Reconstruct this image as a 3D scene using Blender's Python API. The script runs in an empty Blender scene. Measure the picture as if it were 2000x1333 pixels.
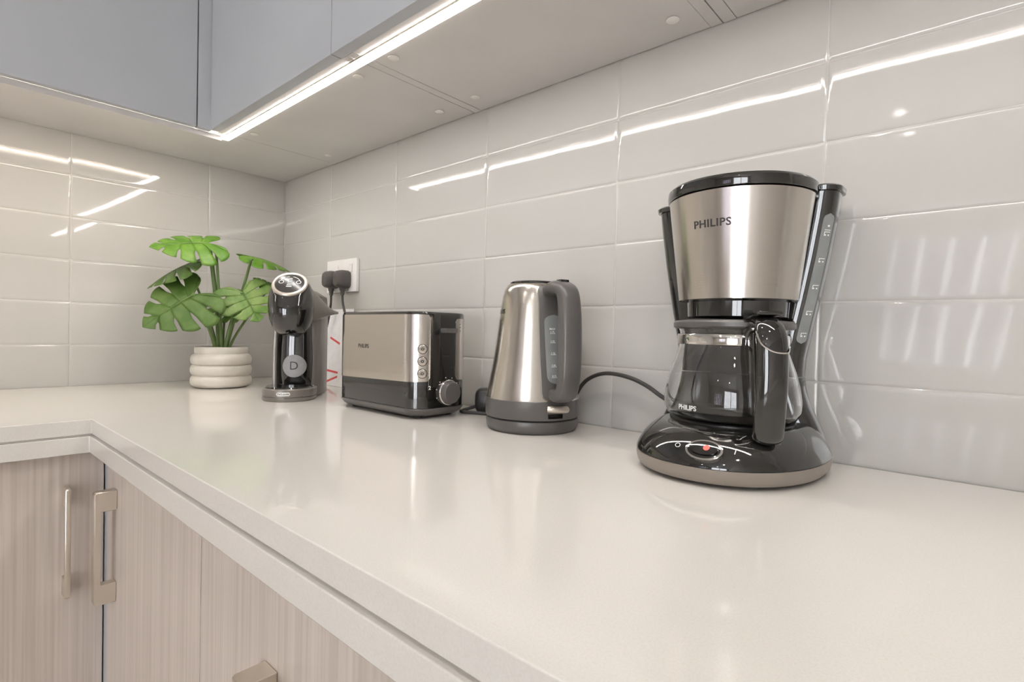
import bpy, bmesh, math, random
from mathutils import Vector, Matrix
random.seed(7)
SC = bpy.context.scene
COL = SC.collection
PI = math.pi
ZC = 0.90            # height of the worktop above the floor
H = 0.6005           # worktop to underside of the upper cabinets
D = 0.578            # worktop depth

# ------------------------------------------------------------------ camera
cam_d = bpy.data.cameras.new('camera'); cam = bpy.data.objects.new('camera', cam_d); COL.objects.link(cam)
cam_d.sensor_width = 36.0; cam_d.lens = 1046.477 / 2000 * 36.0; cam_d.clip_start = 0.01
CP = Vector((1.63937, -0.76981, ZC + 0.15406))
yaw, pit, rol = 0.72764, -0.01673, 0.02311
fw = Vector((-math.sin(yaw) * math.cos(pit), math.cos(yaw) * math.cos(pit), math.sin(pit)))
r0 = fw.cross(Vector((0, 0, 1))).normalized(); u0 = r0.cross(fw)
rr = r0 * math.cos(rol) + u0 * math.sin(rol); uu = -r0 * math.sin(rol) + u0 * math.cos(rol)
cam.matrix_world = Matrix(((rr.x, uu.x, -fw.x, CP.x), (rr.y, uu.y, -fw.y, CP.y), (rr.z, uu.z, -fw.z, CP.z), (0, 0, 0, 1)))
SC.camera = cam

# ------------------------------------------------------------------ view, world, large lights
SC.view_settings.view_transform = 'Standard'; SC.view_settings.look = 'None'
SC.view_settings.gamma = 1.0; SC.view_settings.use_curve_mapping = False
SC.view_settings.exposure = 0.0
W = bpy.data.worlds.new('world'); SC.world = W; W.use_nodes = True
bg = W.node_tree.nodes['Background']; bg.inputs[0].default_value = (0.80, 0.88, 1.0, 1); bg.inputs[1].default_value = 1.0
LED_POWER = 9.0
DOWN_POWER = 17.0
WIN_POWER = 16.0
FILL_POWER = 104.0
def area(name, loc, rot, sx, sy, power, color):
    l = bpy.data.lights.new(name, 'AREA'); l.shape = 'RECTANGLE'; l.size = sx; l.size_y = sy; l.energy = power; l.color = color
    o = bpy.data.objects.new(name, l); COL.objects.link(o); o.location = loc; o.rotation_euler = rot; return o
area('window_daylight', (1.35, -4.62, 1.40), (PI / 2, 0, PI), 0.90, 1.10, WIN_POWER, (0.93, 0.95, 1.0)).rotation_euler = (PI / 2, 0, 0)
area('room_fill_light', (3.00, -4.62, 1.16), (PI / 2, 0, 0), 1.76, 2.20, FILL_POWER, (0.95, 0.97, 1.0))  # added fill from the room side, lifts the doors and worktop edge

# ------------------------------------------------------------------ helpers
def lin(c):
    c = c / 255.0
    return c / 12.92 if c <= 0.04045 else ((c + 0.055) / 1.055) ** 2.4
def rgb(r, g, b): return (lin(r), lin(g), lin(b), 1)

def mat(name, col, rough=0.5, metal=0.0, coat=0.0, trans=0.0, ior=1.5, emit=None, estr=0.0, spec=None, sub=0.0):
    m = bpy.data.materials.new(name); m.use_nodes = True
    b = m.node_tree.nodes['Principled BSDF']
    b.inputs['Base Color'].default_value = col; b.inputs['Roughness'].default_value = rough
    b.inputs['Metallic'].default_value = metal; b.inputs['Coat Weight'].default_value = coat
    b.inputs['Coat Roughness'].default_value = 0.03
    b.inputs['Transmission Weight'].default_value = trans; b.inputs['IOR'].default_value = ior
    if spec is not None: b.inputs['Specular IOR Level'].default_value = spec
    if emit: b.inputs['Emission Color'].default_value = emit; b.inputs['Emission Strength'].default_value = estr
    return m
def nodes(m): return m.node_tree.nodes, m.node_tree.links, m.node_tree.nodes['Principled BSDF']
def noise_col(m, c1, c2, scale, detail=3.0, stretch=None, lo=0.35, hi=0.65, bump=0.0, dist=0.001):
    N, L, b = nodes(m)
    tc = N.new('ShaderNodeTexCoord'); mp = N.new('ShaderNodeMapping'); L.new(tc.outputs['Object'], mp.inputs['Vector'])
    if stretch: mp.inputs['Scale'].default_value = stretch
    n = N.new('ShaderNodeTexNoise'); n.inputs['Scale'].default_value = scale; n.inputs['Detail'].default_value = detail
    L.new(mp.outputs[0], n.inputs['Vector'])
    r = N.new('ShaderNodeValToRGB'); r.color_ramp.elements[0].position = lo; r.color_ramp.elements[1].position = hi
    r.color_ramp.elements[0].color = c1; r.color_ramp.elements[1].color = c2
    L.new(n.outputs['Fac'], r.inputs[0]); L.new(r.outputs[0], b.inputs['Base Color'])
    if bump:
        bp = N.new('ShaderNodeBump'); bp.inputs['Strength'].default_value = bump; bp.inputs['Distance'].default_value = dist
        L.new(n.outputs['Fac'], bp.inputs['Height']); L.new(bp.outputs[0], b.inputs['Normal'])
    return m
def bump_noise(m, scale, strength, dist, stretch=None, detail=1.0):
    N, L, b = nodes(m)
    tc = N.new('ShaderNodeTexCoord'); mp = N.new('ShaderNodeMapping'); L.new(tc.outputs['Object'], mp.inputs['Vector'])
    if stretch: mp.inputs['Scale'].default_value = stretch
    n = N.new('ShaderNodeTexNoise'); n.inputs['Scale'].default_value = scale; n.inputs['Detail'].default_value = detail
    L.new(mp.outputs[0], n.inputs['Vector'])
    bp = N.new('ShaderNodeBump'); bp.inputs['Strength'].default_value = strength; bp.inputs['Distance'].default_value = dist
    L.new(n.outputs['Fac'], bp.inputs['Height']); L.new(bp.outputs[0], b.inputs['Normal'])
    return m

def link(name, me, m=None, parent=None, smooth=True, angle=35):
    o = bpy.data.objects.new(name, me); COL.objects.link(o)
    if m is not None and not me.materials: me.materials.append(m)
    if parent is not None: o.parent = parent
    if smooth:
        for p in me.polygons: p.use_smooth = True
        me.set_sharp_from_angle(angle=math.radians(angle))
    return o
def from_bm(name, bm, m=None, parent=None, smooth=True, angle=35):
    bmesh.ops.recalc_face_normals(bm, faces=bm.faces)
    me = bpy.data.meshes.new(name); bm.to_mesh(me); bm.free()
    return link(name, me, m, parent, smooth, angle)
def from_vf(name, v, f, m=None, parent=None, smooth=True, angle=35, recalc=True):
    me = bpy.data.meshes.new(name); me.from_pydata([tuple(a) for a in v], [], f); me.update()
    if recalc:
        bm = bmesh.new(); bm.from_mesh(me); bmesh.ops.recalc_face_normals(bm, faces=bm.faces); bm.to_mesh(me); bm.free()
    return link(name, me, m, parent, smooth, angle)
def weighted(o):
    for p in o.data.polygons: p.use_smooth = True
    w = o.modifiers.new('weighted_normal', 'WEIGHTED_NORMAL'); w.weight = 100; w.keep_sharp = False
    return o
def tag(o, label, cat=None, group=None, kind=None):
    o['label'] = label
    if cat: o['category'] = cat
    if group: o['group'] = group
    if kind: o['kind'] = kind
    return o
def thing(name, label, cat, loc=(0, 0, 0), rz=0.0, group=None):
    o = bpy.data.objects.new(name, None); COL.objects.link(o); o.location = loc; o.rotation_euler = (0, 0, rz)
    o.empty_display_size = 0.05
    return tag(o, label, cat, group)
def box_bm(x0, x1, y0, y1, z0, z1, bev=0.0, seg=2, bm=None):
    new = bm is None
    b = bmesh.new()
    bmesh.ops.create_cube(b, size=1.0)
    for v in b.verts:
        v.co = Vector(((x0 + x1) / 2 + v.co.x * (x1 - x0), (y0 + y1) / 2 + v.co.y * (y1 - y0), (z0 + z1) / 2 + v.co.z * (z1 - z0)))
    if bev: bmesh.ops.bevel(b, geom=b.edges[:], offset=bev, segments=seg, profile=0.5, affect='EDGES')
    if new: return b
    me = bpy.data.meshes.new('t'); b.to_mesh(me); b.free(); bm.from_mesh(me); bpy.data.meshes.remove(me)
    return bm
def box(name, x0, x1, y0, y1, z0, z1, m, parent=None, bev=0.0, seg=2):
    o = from_bm(name, box_bm(x0, x1, y0, y1, z0, z1, bev, seg), m, parent, smooth=bev > 0)
    if bev: weighted(o)
    return o
def loft(name, loops, m, parent=None, cap0=True, cap1=True, angle=35, closed=True):
    n = len(loops[0]); v = [p for lp in loops for p in lp]; f = []
    for i in range(len(loops) - 1):
        for j in range(n if closed else n - 1):
            k = (j + 1) % n
            f.append((i * n + j, i * n + k, (i + 1) * n + k, (i + 1) * n + j))
    if cap0: f.append(tuple(range(n))[::-1])
    if cap1: f.append(tuple(range((len(loops) - 1) * n, len(loops) * n)))
    return from_vf(name, v, f, m, parent, True, angle)
def ring(r, z, n=48, cx=0, cy=0, ry=None):
    ry = r if ry is None else ry
    return [(cx + r * math.cos(2 * PI * i / n), cy + ry * math.sin(2 * PI * i / n), z) for i in range(n)]
def lathe(name, prof, m, parent=None, n=64, cx=0, cy=0, cap0=True, cap1=True, angle=35):
    return loft(name, [ring(max(r, 1e-4), z, n, cx, cy) for r, z in prof], m, parent, cap0, cap1, angle)
def rrect(hx, hy, r, z=0.0, n=8, cx=0.0, cy=0.0):
    pts = []
    for qx, qy, a0 in ((1, 1, 0), (-1, 1, 90), (-1, -1, 180), (1, -1, 270)):
        for i in range(n + 1):
            a = math.radians(a0 + 90 * i / n)
            pts.append((cx + qx * (hx - r) + r * math.cos(a), cy + qy * (hy - r) + r * math.sin(a), z))
    return pts
def superell(hx, hyf, hyb, nf, nb, z, n=64, cx=0, cy=0):
    pts = []
    for i in range(n):
        a = 2 * PI * i / n; c, s = math.cos(a), math.sin(a)
        e = nf if s < 0 else nb; hy = hyf if s < 0 else hyb
        pts.append((cx + hx * math.copysign(abs(c) ** (2 / e), c), cy + hy * math.copysign(abs(s) ** (2 / e), s), z))
    return pts
def spline(pts, n=8):
    P = [Vector(p) for p in pts]; out = []
    for i in range(len(P) - 1):
        p0 = P[max(i - 1, 0)]; p1 = P[i]; p2 = P[i + 1]; p3 = P[min(i + 2, len(P) - 1)]
        for k in range(n):
            t = k / n
            out.append(0.5 * ((2 * p1) + (-p0 + p2) * t + (2 * p0 - 5 * p1 + 4 * p2 - p3) * t * t + (-p0 + 3 * p1 - 3 * p2 + p3) * t ** 3))
    out.append(P[-1]); return out
def sweep_loops(path, section, up=Vector((0, 0, 1))):
    """section(i, n) -> list of (a, b) offsets along side and normal"""
    n = len(path); loops = []
    T0 = (path[1] - path[0]).normalized(); side = T0.cross(up)
    if side.length < 1e-3: side = T0.cross(Vector((1, 0, 0)))
    side.normalize()
    for i in range(n):
        T = (path[min(i + 1, n - 1)] - path[max(i - 1, 0)]).normalized()
        side = (side - T * side.dot(T)).normalized(); nn = side.cross(T)
        loops.append([tuple(path[i] + side * a + nn * b) for a, b in section(i, n)])
    return loops
def tube(name, pts, r, m, parent=None, n=10, sub=8, r1=None, angle=60):
    path = spline(pts, sub)
    def sec(i, k):
        q = r if r1 is None else r + (r1 - r) * i / (k - 1)
        return [(q * math.cos(2 * PI * j / n), q * math.sin(2 * PI * j / n)) for j in range(n)]
    return loft(name, sweep_loops(path, sec), m, parent, angle=angle)
def text_geo(s, size, bold=0.0, spacing=1.0):
    c = bpy.data.curves.new('t', 'FONT'); c.body = s; c.size = size; c.offset = bold; c.space_character = spacing
    c.align_x = 'CENTER'; c.align_y = 'CENTER'; c.resolution_u = 3
    o = bpy.data.objects.new('t', c); COL.objects.link(o)
    dg = bpy.context.evaluated_depsgraph_get(); me = o.evaluated_get(dg).to_mesh()
    v = [tuple(p.co) for p in me.vertices]; f = [tuple(p.vertices) for p in me.polygons]
    o.evaluated_get(dg).to_mesh_clear(); bpy.data.objects.remove(o); bpy.data.curves.remove(c)
    return v, f
def text(name, s, size, fn, m, parent, bold=0.0, spacing=1.0):
    """fn(x, y) -> 3D point just proud of the surface"""
    v, f = text_geo(s, size, bold, spacing)
    return from_vf(name, [fn(x, y) for x, y, _ in v], f, m, parent, False, recalc=False)
def patch(name, fn, u0_, u1_, v0_, v1_, nu, nv, m, parent, thick=0.0):
    """grid surface fn(u, v, d) with d the offset outwards; closed box when thick > 0"""
    v = []; f = []
    def g(d):
        o = len(v)
        for i in range(nu + 1):
            for j in range(nv + 1): v.append(fn(u0_ + (u1_ - u0_) * i / nu, v0_ + (v1_ - v0_) * j / nv, d))
        return o
    a = g(thick); w = nv + 1
    q = lambda o, i, j: o + i * w + j
    for i in range(nu):
        for j in range(nv): f.append((q(a, i, j), q(a, i + 1, j), q(a, i + 1, j + 1), q(a, i, j + 1)))
    if thick:
        b = g(0.0)
        for i in range(nu):
            f.append((q(a, i, 0), q(b, i, 0), q(b, i + 1, 0), q(a, i + 1, 0))); f.append((q(a, i, nv), q(a, i + 1, nv), q(b, i + 1, nv), q(b, i, nv)))
        for j in range(nv):
            f.append((q(a, 0, j), q(a, 0, j + 1), q(b, 0, j + 1), q(b, 0, j))); f.append((q(a, nu, j), q(b, nu, j), q(b, nu, j + 1), q(a, nu, j + 1)))
    return from_vf(name, v, f, m, parent, True, 40)

# ------------------------------------------------------------------ materials
M_tile = bump_noise(mat('glazed_tile', rgb(192, 189, 185), 0.05, coat=0.2), 8.0, 0.09, 0.005, detail=1.2)
M_grout = noise_col(mat('grout', rgb(214, 209, 202), 0.8), rgb(200, 196, 191), rgb(209, 205, 200), 60)
M_paint = noise_col(mat('wall_paint', rgb(226, 222, 216), 0.7), rgb(222, 218, 212), rgb(230, 226, 220), 3)
M_ceil = noise_col(mat('ceiling_paint', rgb(238, 237, 234), 0.8), rgb(236, 235, 232), rgb(241, 240, 238), 3)
M_floor = noise_col(mat('floor_vinyl', rgb(150, 140, 130), 0.45), rgb(186, 178, 168), rgb(204, 196, 186), 5)
M_quartz = mat('quartz_worktop', rgb(222, 214, 203), 0.10, coat=0.2)
noise_col(M_quartz, rgb(222, 216, 209), rgb(227, 222, 216), 700, 2.0, lo=0.3, hi=0.6)
M_upper = noise_col(mat('grey_laminate', rgb(196, 196, 198), 0.35), rgb(184, 186, 191), rgb(188, 190, 195), 4)
M_under = noise_col(mat('cabinet_board', rgb(196, 189, 182), 0.45), rgb(215, 211, 209), rgb(220, 216, 214), 6)
M_gap = noise_col(mat('dark_gap', rgb(70, 68, 66), 0.8), rgb(64, 62, 60), rgb(78, 76, 74), 40)
M_cap = noise_col(mat('white_plastic_cap', rgb(228, 222, 215), 0.5), rgb(238, 234, 229), rgb(244, 240, 235), 30)
M_wood = mat('grained_laminate', rgb(170, 155, 143), 0.28)
def wood(m, axis):
    N, L, b = nodes(m)
    tc = N.new('ShaderNodeTexCoord'); mp = N.new('ShaderNodeMapping'); L.new(tc.outputs['Object'], mp.inputs['Vector'])
    mp.inputs['Scale'].default_value = (1, 1, 0.012)
    n = N.new('ShaderNodeTexNoise'); n.inputs['Scale'].default_value = 230; n.inputs['Detail'].default_value = 4; L.new(mp.outputs[0], n.inputs['Vector'])
    n2 = N.new('ShaderNodeTexNoise'); n2.inputs['Scale'].default_value = 28; n2.inputs['Detail'].default_value = 2; L.new(mp.outputs[0], n2.inputs['Vector'])
    mx = N.new('ShaderNodeMath'); mx.operation = 'MULTIPLY_ADD'; mx.inputs[1].default_value = 0.35; L.new(n2.outputs['Fac'], mx.inputs[0])
    mu = N.new('ShaderNodeMath'); mu.operation = 'MULTIPLY'; mu.inputs[1].default_value = 0.65; L.new(n.outputs['Fac'], mu.inputs[0]); L.new(mu.outputs[0], mx.inputs[2])
    r = N.new('ShaderNodeValToRGB'); L.new(mx.outputs[0], r.inputs[0])
    r.color_ramp.elements[0].position = 0.34; r.color_ramp.elements[0].color = rgb(196, 183, 173)
    r.color_ramp.elements[1].position = 0.66; r.color_ramp.elements[1].color = rgb(220, 208, 199)
    L.new(r.outputs[0], b.inputs['Base Color'])
wood(M_wood, 2)
M_nickel = bump_noise(mat('brushed_nickel', rgb(228, 221, 210), 0.34, 1.0), 300, 0.1, 0.0004, (1, 1, 0.05))
M_led = mat('led_diffuser', rgb(255, 250, 240), 0.5, emit=(1.0, 0.96, 0.91, 1), estr=43.0)
noise_col(M_led, rgb(250, 246, 236), rgb(255, 252, 244), 30)
M_led_warm = mat('led_diffuser_warm', rgb(255, 246, 230), 0.5, emit=(1.0, 0.91, 0.78, 1), estr=43.0); noise_col(M_led_warm, rgb(250, 242, 226), rgb(255, 248, 234), 30)
M_alu = bump_noise(mat('aluminium_profile', rgb(205, 200, 192), 0.35, 1.0), 200, 0.1, 0.0003)
def steel(name, col, rough, stretch):
    m = mat(name, col, rough, 1.0)
    bump_noise(m, 90, 0.06, 0.0006, stretch, 3.0)
    return m
M_steel = steel('brushed_steel', rgb(203, 196, 189), 0.19, (0.06, 0.06, 14))
M_steel_k = steel('brushed_steel_kettle', rgb(207, 200, 191), 0.20, (0.06, 0.06, 14))
M_chrome = bump_noise(mat('polished_chrome', rgb(215, 212, 208), 0.06, 1.0), 20, 0.02, 0.0002)
M_black = bump_noise(mat('black_gloss_plastic', rgb(24, 23, 22), 0.06, coat=0.6, ior=1.65), 30, 0.01, 0.0002)
M_blackm = bump_noise(mat('black_satin_plastic', rgb(40, 38, 37), 0.38), 300, 0.05, 0.0002)
M_greyp = bump_noise(mat('grey_satin_plastic', rgb(92, 89, 87), 0.32), 300, 0.04, 0.0002)
M_gunm = bump_noise(mat('gunmetal_plastic', rgb(128, 122, 117), 0.30, 0.35), 300, 0.04, 0.0002)
M_skirt = bump_noise(mat('brown_grey_plastic', rgb(146, 136, 127), 0.35), 300, 0.04, 0.0002)
M_gauge = noise_col(mat('grey_gauge_window', rgb(142, 144, 144), 0.25), rgb(138, 140, 140), rgb(148, 150, 150), 40)
M_ink = noise_col(mat('dark_ink', rgb(52, 50, 50), 0.5), rgb(48, 46, 46), rgb(58, 56, 56), 200)
M_wink = noise_col(mat('white_ink', rgb(235, 235, 233), 0.5), rgb(230, 230, 228), rgb(240, 240, 238), 200)
M_red = noise_col(mat('red_print', rgb(222, 88, 92), 0.5), rgb(216, 80, 84), rgb(228, 98, 100), 100)
M_redlamp = mat('red_neon_lamp', rgb(230, 96, 84), 0.3, emit=rgb(255, 90, 80), estr=0.35); noise_col(M_redlamp, rgb(225, 90, 80), rgb(236, 104, 92), 100)
M_glass = mat('clear_glass', (1, 1, 1, 1), 0.0, trans=1.0, ior=1.45); bump_noise(M_glass, 20, 0.01, 0.0002)
M_white = noise_col(mat('white_plastic', rgb(232, 228, 226), 0.3), rgb(229, 225, 223), rgb(235, 231, 229), 20)
M_paper = noise_col(mat('white_paper', rgb(238, 237, 240), 0.6), rgb(234, 233, 236), rgb(242, 241, 244), 50)
M_cord = bump_noise(mat('grey_rubber_cord', rgb(62, 60, 59), 0.45), 400, 0.05, 0.0002)
M_plug = bump_noise(mat('grey_rubber_plug', rgb(84, 80, 78), 0.45), 400, 0.05, 0.0002)
M_pot = noise_col(mat('matt_ceramic', rgb(208, 202, 191), 0.75), rgb(203, 197, 186), rgb(213, 207, 197), 25, bump=0.08, dist=0.001)
M_soil = noise_col(mat('potting_soil', rgb(70, 58, 46), 0.95), rgb(50, 42, 33), rgb(92, 78, 62), 120, bump=0.6, dist=0.003)
M_badge = noise_col(mat('grey_badge', rgb(150, 149, 150), 0.4), rgb(146, 145, 146), rgb(155, 154, 155), 60)
M_display = noise_col(mat('dark_display', rgb(58, 55, 53), 0.2), rgb(54, 51, 49), rgb(63, 60, 58), 60)
M_silver = bump_noise(mat('satin_silver_ring', rgb(214, 204, 192), 0.3, 0.7), 100, 0.03, 0.0002)
M_blind = mat('translucent_blind', rgb(222, 216, 228), 0.8)
M_dlight = mat('downlight_diffuser', rgb(250, 248, 244), 0.5, emit=(1, 0.95, 0.88, 1), estr=8.0); noise_col(M_dlight, rgb(248, 246, 242), rgb(252, 250, 246), 20)
def leaf_mat(name, c1, c2):
    m = mat(name, c1, 0.42); noise_col(m, c1, c2, 28, 3.0, bump=0.15, dist=0.001)
    N, L, b = nodes(m); b.inputs['Subsurface Weight'].default_value = 0.0
    tr = N.new('ShaderNodeBsdfTranslucent'); mx = N.new('ShaderNodeMixShader'); mx.inputs[0].default_value = 0.35
    out = [x for x in N if x.type == 'OUTPUT_MATERIAL'][0]
    ramp = [x for x in N if x.type == 'VALTORGB'][0]; L.new(ramp.outputs[0], tr.inputs[0])
    L.new(b.outputs[0], mx.inputs[1]); L.new(tr.outputs[0], mx.inputs[2]); L.new(mx.outputs[0], out.inputs[0])
    return m
def make_blind(m):
    noise_col(m, rgb(206, 198, 214), rgb(216, 209, 223), 12)
    N, L, b = nodes(m); tr = N.new('ShaderNodeBsdfTranslucent'); mx = N.new('ShaderNodeMixShader'); mx.inputs[0].default_value = 0.6
    out = [x for x in N if x.type == 'OUTPUT_MATERIAL'][0]; ramp = [x for x in N if x.type == 'VALTORGB'][0]; L.new(ramp.outputs[0], tr.inputs[0])
    L.new(b.outputs[0], mx.inputs[1]); L.new(tr.outputs[0], mx.inputs[2]); L.new(mx.outputs[0], out.inputs[0])
make_blind(M_blind)
M_leafA = leaf_mat('leaf_bright_green', rgb(90, 140, 40), rgb(124, 166, 66))
M_leafB = leaf_mat('leaf_mid_green', rgb(86, 120, 50), rgb(116, 146, 76))
M_leafC = leaf_mat('leaf_pale_green', rgb(112, 152, 70), rgb(160, 186, 112))
M_stem = noise_col(mat('green_stem', rgb(98, 124, 66), 0.45), rgb(86, 112, 58), rgb(120, 142, 84), 40, stretch=(1, 1, 0.1))

# ------------------------------------------------------------------ room shell
RX, RY, RZ = 4.2, -4.5, 2.5
def struct(o, label=None):
    o['kind'] = 'structure'
    if label: o['label'] = label
    return o
struct(box('floor', -0.1, RX + 0.1, RY - 0.1, 0.1, -0.1, 0.0, M_floor), 'plain taupe floor')
struct(box('ceiling', -0.1, RX + 0.1, RY - 0.1, 0.1, RZ, RZ + 0.1, M_ceil), 'white painted ceiling')
G = 0.0012
wall_back = struct(box('wall_back', -0.1, RX, G, 0.12, 0, RZ, M_grout), 'wall of glossy off-white tiles behind the appliances')
wall_left = struct(box('wall_left', -0.12, -G, RY, G, 0, RZ, M_grout), 'wall of glossy off-white tiles behind the potted plant')
struct(box('wall_right', RX, RX + 0.1, RY, 0.1, 0, RZ, M_paint), 'plain painted wall out of the picture')
bmw = bmesh.new()
WX0, WX1, WZ0, WZ1 = 0.91, 1.79, 0.82, 1.90
PX0, PX1, PZ1 = 2.10, 3.90, 2.28
for a in ((-0.1, WX0, 0, RZ), (WX1, PX0, 0, RZ), (PX1, RX, 0, RZ), (PX0, PX1, PZ1, RZ), (WX0, WX1, 0, WZ0), (WX0, WX1, WZ1, RZ)):
    box_bm(a[0], a[1], RY - 0.1, RY, a[2], a[3], bm=bmw)
struct(from_bm('wall_front', bmw, M_paint, smooth=False), 'plain painted wall with the window opposite the worktop')
win = bpy.data.objects.new('window_1', None); COL.objects.link(win); struct(win, 'white framed window with pale blinds opposite the worktop')
bmw = bmesh.new()
for a in ((WX0, WX1, WZ0, WZ0 + 0.04), (WX0, WX1, WZ1 - 0.04, WZ1), (WX0, WX0 + 0.04, WZ0, WZ1), (WX1 - 0.04, WX1, WZ0, WZ1)):
    box_bm(a[0], a[1], RY - 0.08, RY - 0.01, a[2], a[3], bm=bmw)
from_bm('window_frame', bmw, M_white, win, smooth=False)
nb = 4
for i in range(nb):
    x0 = WX0 + 0.045 + (WX1 - WX0 - 0.09) * i / nb; x1 = WX0 + 0.045 + (WX1 - WX0 - 0.09) * (i + 1) / nb
    box('window_pane', x0, x1, RY - 0.07, RY - 0.066, WZ0 + 0.04, WZ1 - 0.04, M_glass, win)
    box('blind_panel', x0 + 0.016, x1 - 0.016, RY - 0.040, RY - 0.0385, WZ0 + 0.05, WZ1 - 0.05, M_blind, win)

win2 = bpy.data.objects.new('fill_window', None); COL.objects.link(win2); struct(win2, 'added tall window for the room fill light, opposite the worktop')  # unseen window, added as an opening for the fill light
bmw = bmesh.new()
for a in ((PX0, PX1, 0.0, 0.06), (PX0, PX1, PZ1 - 0.05, PZ1), (PX0, PX0 + 0.05, 0, PZ1), (PX1 - 0.05, PX1, 0, PZ1), (2.975, 3.025, 0, PZ1)):
    box_bm(a[0], a[1], RY - 0.08, RY - 0.01, a[2], a[3], bm=bmw)
from_bm('window_frame', bmw, M_white, win2, smooth=False)
for x0, x1 in ((PX0 + 0.05, 2.975), (3.025, PX1 - 0.05)): box('window_pane', x0, x1, RY - 0.05, RY - 0.046, 0.06, PZ1 - 0.05, M_glass, win2)

# tiles: one shared mesh for the whole ones, cut ones made to measure
PX, PZ = 0.30099, 0.1015
def tile_mesh(w, h):
    t = 0.0075; b1 = 0.0028; b2 = 0.0010
    lp = [rrect(w / 2, h / 2, 0.001, 0, 1), rrect(w / 2, h / 2, 0.001, t - 0.0009, 1), rrect(w / 2 - b2, h / 2 - b2, 0.001, t - 0.0004, 1),
          rrect(w / 2 - b1, h / 2 - b1, 0.001, t - 0.00008, 1), rrect(w / 2 - 2 * b1, h / 2 - 2 * b1, 0.001, t, 1)]
    n = len(lp[0]); v = [p for l in lp for p in l]; f = []
    for i in range(len(lp) - 1):
        for j in range(n):
            k = (j + 1) % n; f.append((i * n + j, i * n + k, (i + 1) * n + k, (i + 1) * n + j))
    f.append(tuple(range((len(lp) - 1) * n, len(lp) * n))); f.append(tuple(range(n))[::-1])
    me = bpy.data.meshes.new('tile'); me.from_pydata(v, [], f); me.update(); me.materials.append(M_tile)
    bm = bmesh.new(); bm.from_mesh(me); bmesh.ops.recalc_face_normals(bm, faces=bm.faces); bm.to_mesh(me); bm.free()
    for p in me.polygons: p.use_smooth = True
    me.set_sharp_from_angle(angle=math.radians(50))
    return me
TM = {}
def tile(a0, a1, z0, z1, side):
    gap = 0.0014; w = round(a1 - a0 - gap, 4); h = round(z1 - z0 - gap, 4)
    if (w, h) not in TM: TM[(w, h)] = tile_mesh(w, h)
    o = bpy.data.objects.new('tile', TM[(w, h)]); COL.objects.link(o)
    ax, az = random.gauss(0, 0.0016), random.gauss(0, 0.0016)
    c = (a0 + a1) / 2; z = ZC + (z0 + z1) / 2
    if side == 'back':
        o.matrix_world = Matrix.Translation((c, 0.0075, z)) @ Matrix.Rotation(az, 4, 'Z') @ Matrix.Rotation(PI / 2 + ax, 4, 'X'); o.parent = wall_back
    else:
        o.matrix_world = Matrix.Translation((-0.0075, c, z)) @ Matrix.Rotation(PI / 2 + az, 4, 'Z') @ Matrix.Rotation(PI / 2 + ax, 4, 'X'); o.parent = wall_left
rows = [(-0.052 if k == 0 else -0.00225 + k * PZ, -0.00225 + (k + 1) * PZ) for k in range(6)]
rows = [(-0.00225 + k * PZ, -0.00225 + (k + 1) * PZ) for k in range(6)]
bx = [0.0] + [0.27294 + k * PX for k in range(9)]
by = [-0.51685 + 0.30099 * k for k in (-3, -2, -1, 0, 1)] + [0.0]
for z0, z1 in rows:
    for a, b in zip(bx, bx[1:]): tile(a, b, z0, z1, 'back')
    for a, b in zip(by, by[1:]): tile(a, b, z0, z1, 'left')

# ------------------------------------------------------------------ worktop
def lshape(name, d, z0, z1, m, parent, bev):
    X, Y = 3.0, -1.42
    P = [(0.0015, -0.0015), (X, -0.0015), (X, -d), (d, -d), (d, Y), (0.0015, Y)]
    bm = bmesh.new(); vs = [bm.verts.new((x, y, z0)) for x, y in P]; f = bm.faces.new(vs)
    r = bmesh.ops.extrude_face_region(bm, geom=[f]); bmesh.ops.translate(bm, vec=(0, 0, z1 - z0), verts=[g for g in r['geom'] if isinstance(g, bmesh.types.BMVert)])
    bmesh.ops.recalc_face_normals(bm, faces=bm.faces)
    if bev: bmesh.ops.bevel(bm, geom=[e for e in bm.edges if len(e.link_faces) == 2], offset=bev, segments=2, profile=0.5, affect='EDGES')
    o = from_bm(name, bm, m, parent)
    return weighted(o) if bev else o
wt = thing('worktop', 'L-shaped glossy off-white quartz worktop carrying the appliances', 'worktop', (0, 0, ZC))
lshape('top_slab', D, -0.0235, 0.0, M_quartz, wt, 0.0012)
lshape('shadow_joint', D - 0.004, -0.0262, -0.0235, M_quartz, wt, 0)
lshape('edge_band', D + 0.003, -0.0525, -0.0262, M_quartz, wt, 0.0012)

# ------------------------------------------------------------------ base cabinets
DX = 0.558
def handle(parent, length, proj, width, foot):
    """C-shaped bracket in local frame: stands on plane y=0, projects to -y, long axis z, centred"""
    h = length / 2; t = 0.0085; P = [(0, h), (-proj + 0.003, h), (-proj, h - 0.003), (-proj, -h + 0.003), (-proj + 0.003, -h), (0, -h), (0, -h + foot), (-proj + t, -h + foot), (-proj + t, h - foot), (0, h - foot)]
    v = [(-width / 2, y, z) for y, z in P] + [(width / 2, y, z) for y, z in P]; n = len(P)
    f = [tuple(range(n)), tuple(range(n, 2 * n))[::-1]] + [(i, (i + 1) % n, n + (i + 1) % n, n + i) for i in range(n)]
    bm = bmesh.new(); vs = [bm.verts.new(p) for p in v]
    for q in f: bm.faces.new([vs[i] for i in q])
    bmesh.ops.recalc_face_normals(bm, faces=bm.faces)
    bmesh.ops.bevel(bm, geom=bm.edges[:], offset=0.0008, segments=1, affect='EDGES')
    return from_bm('handle', bm, M_nickel, parent)
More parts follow.
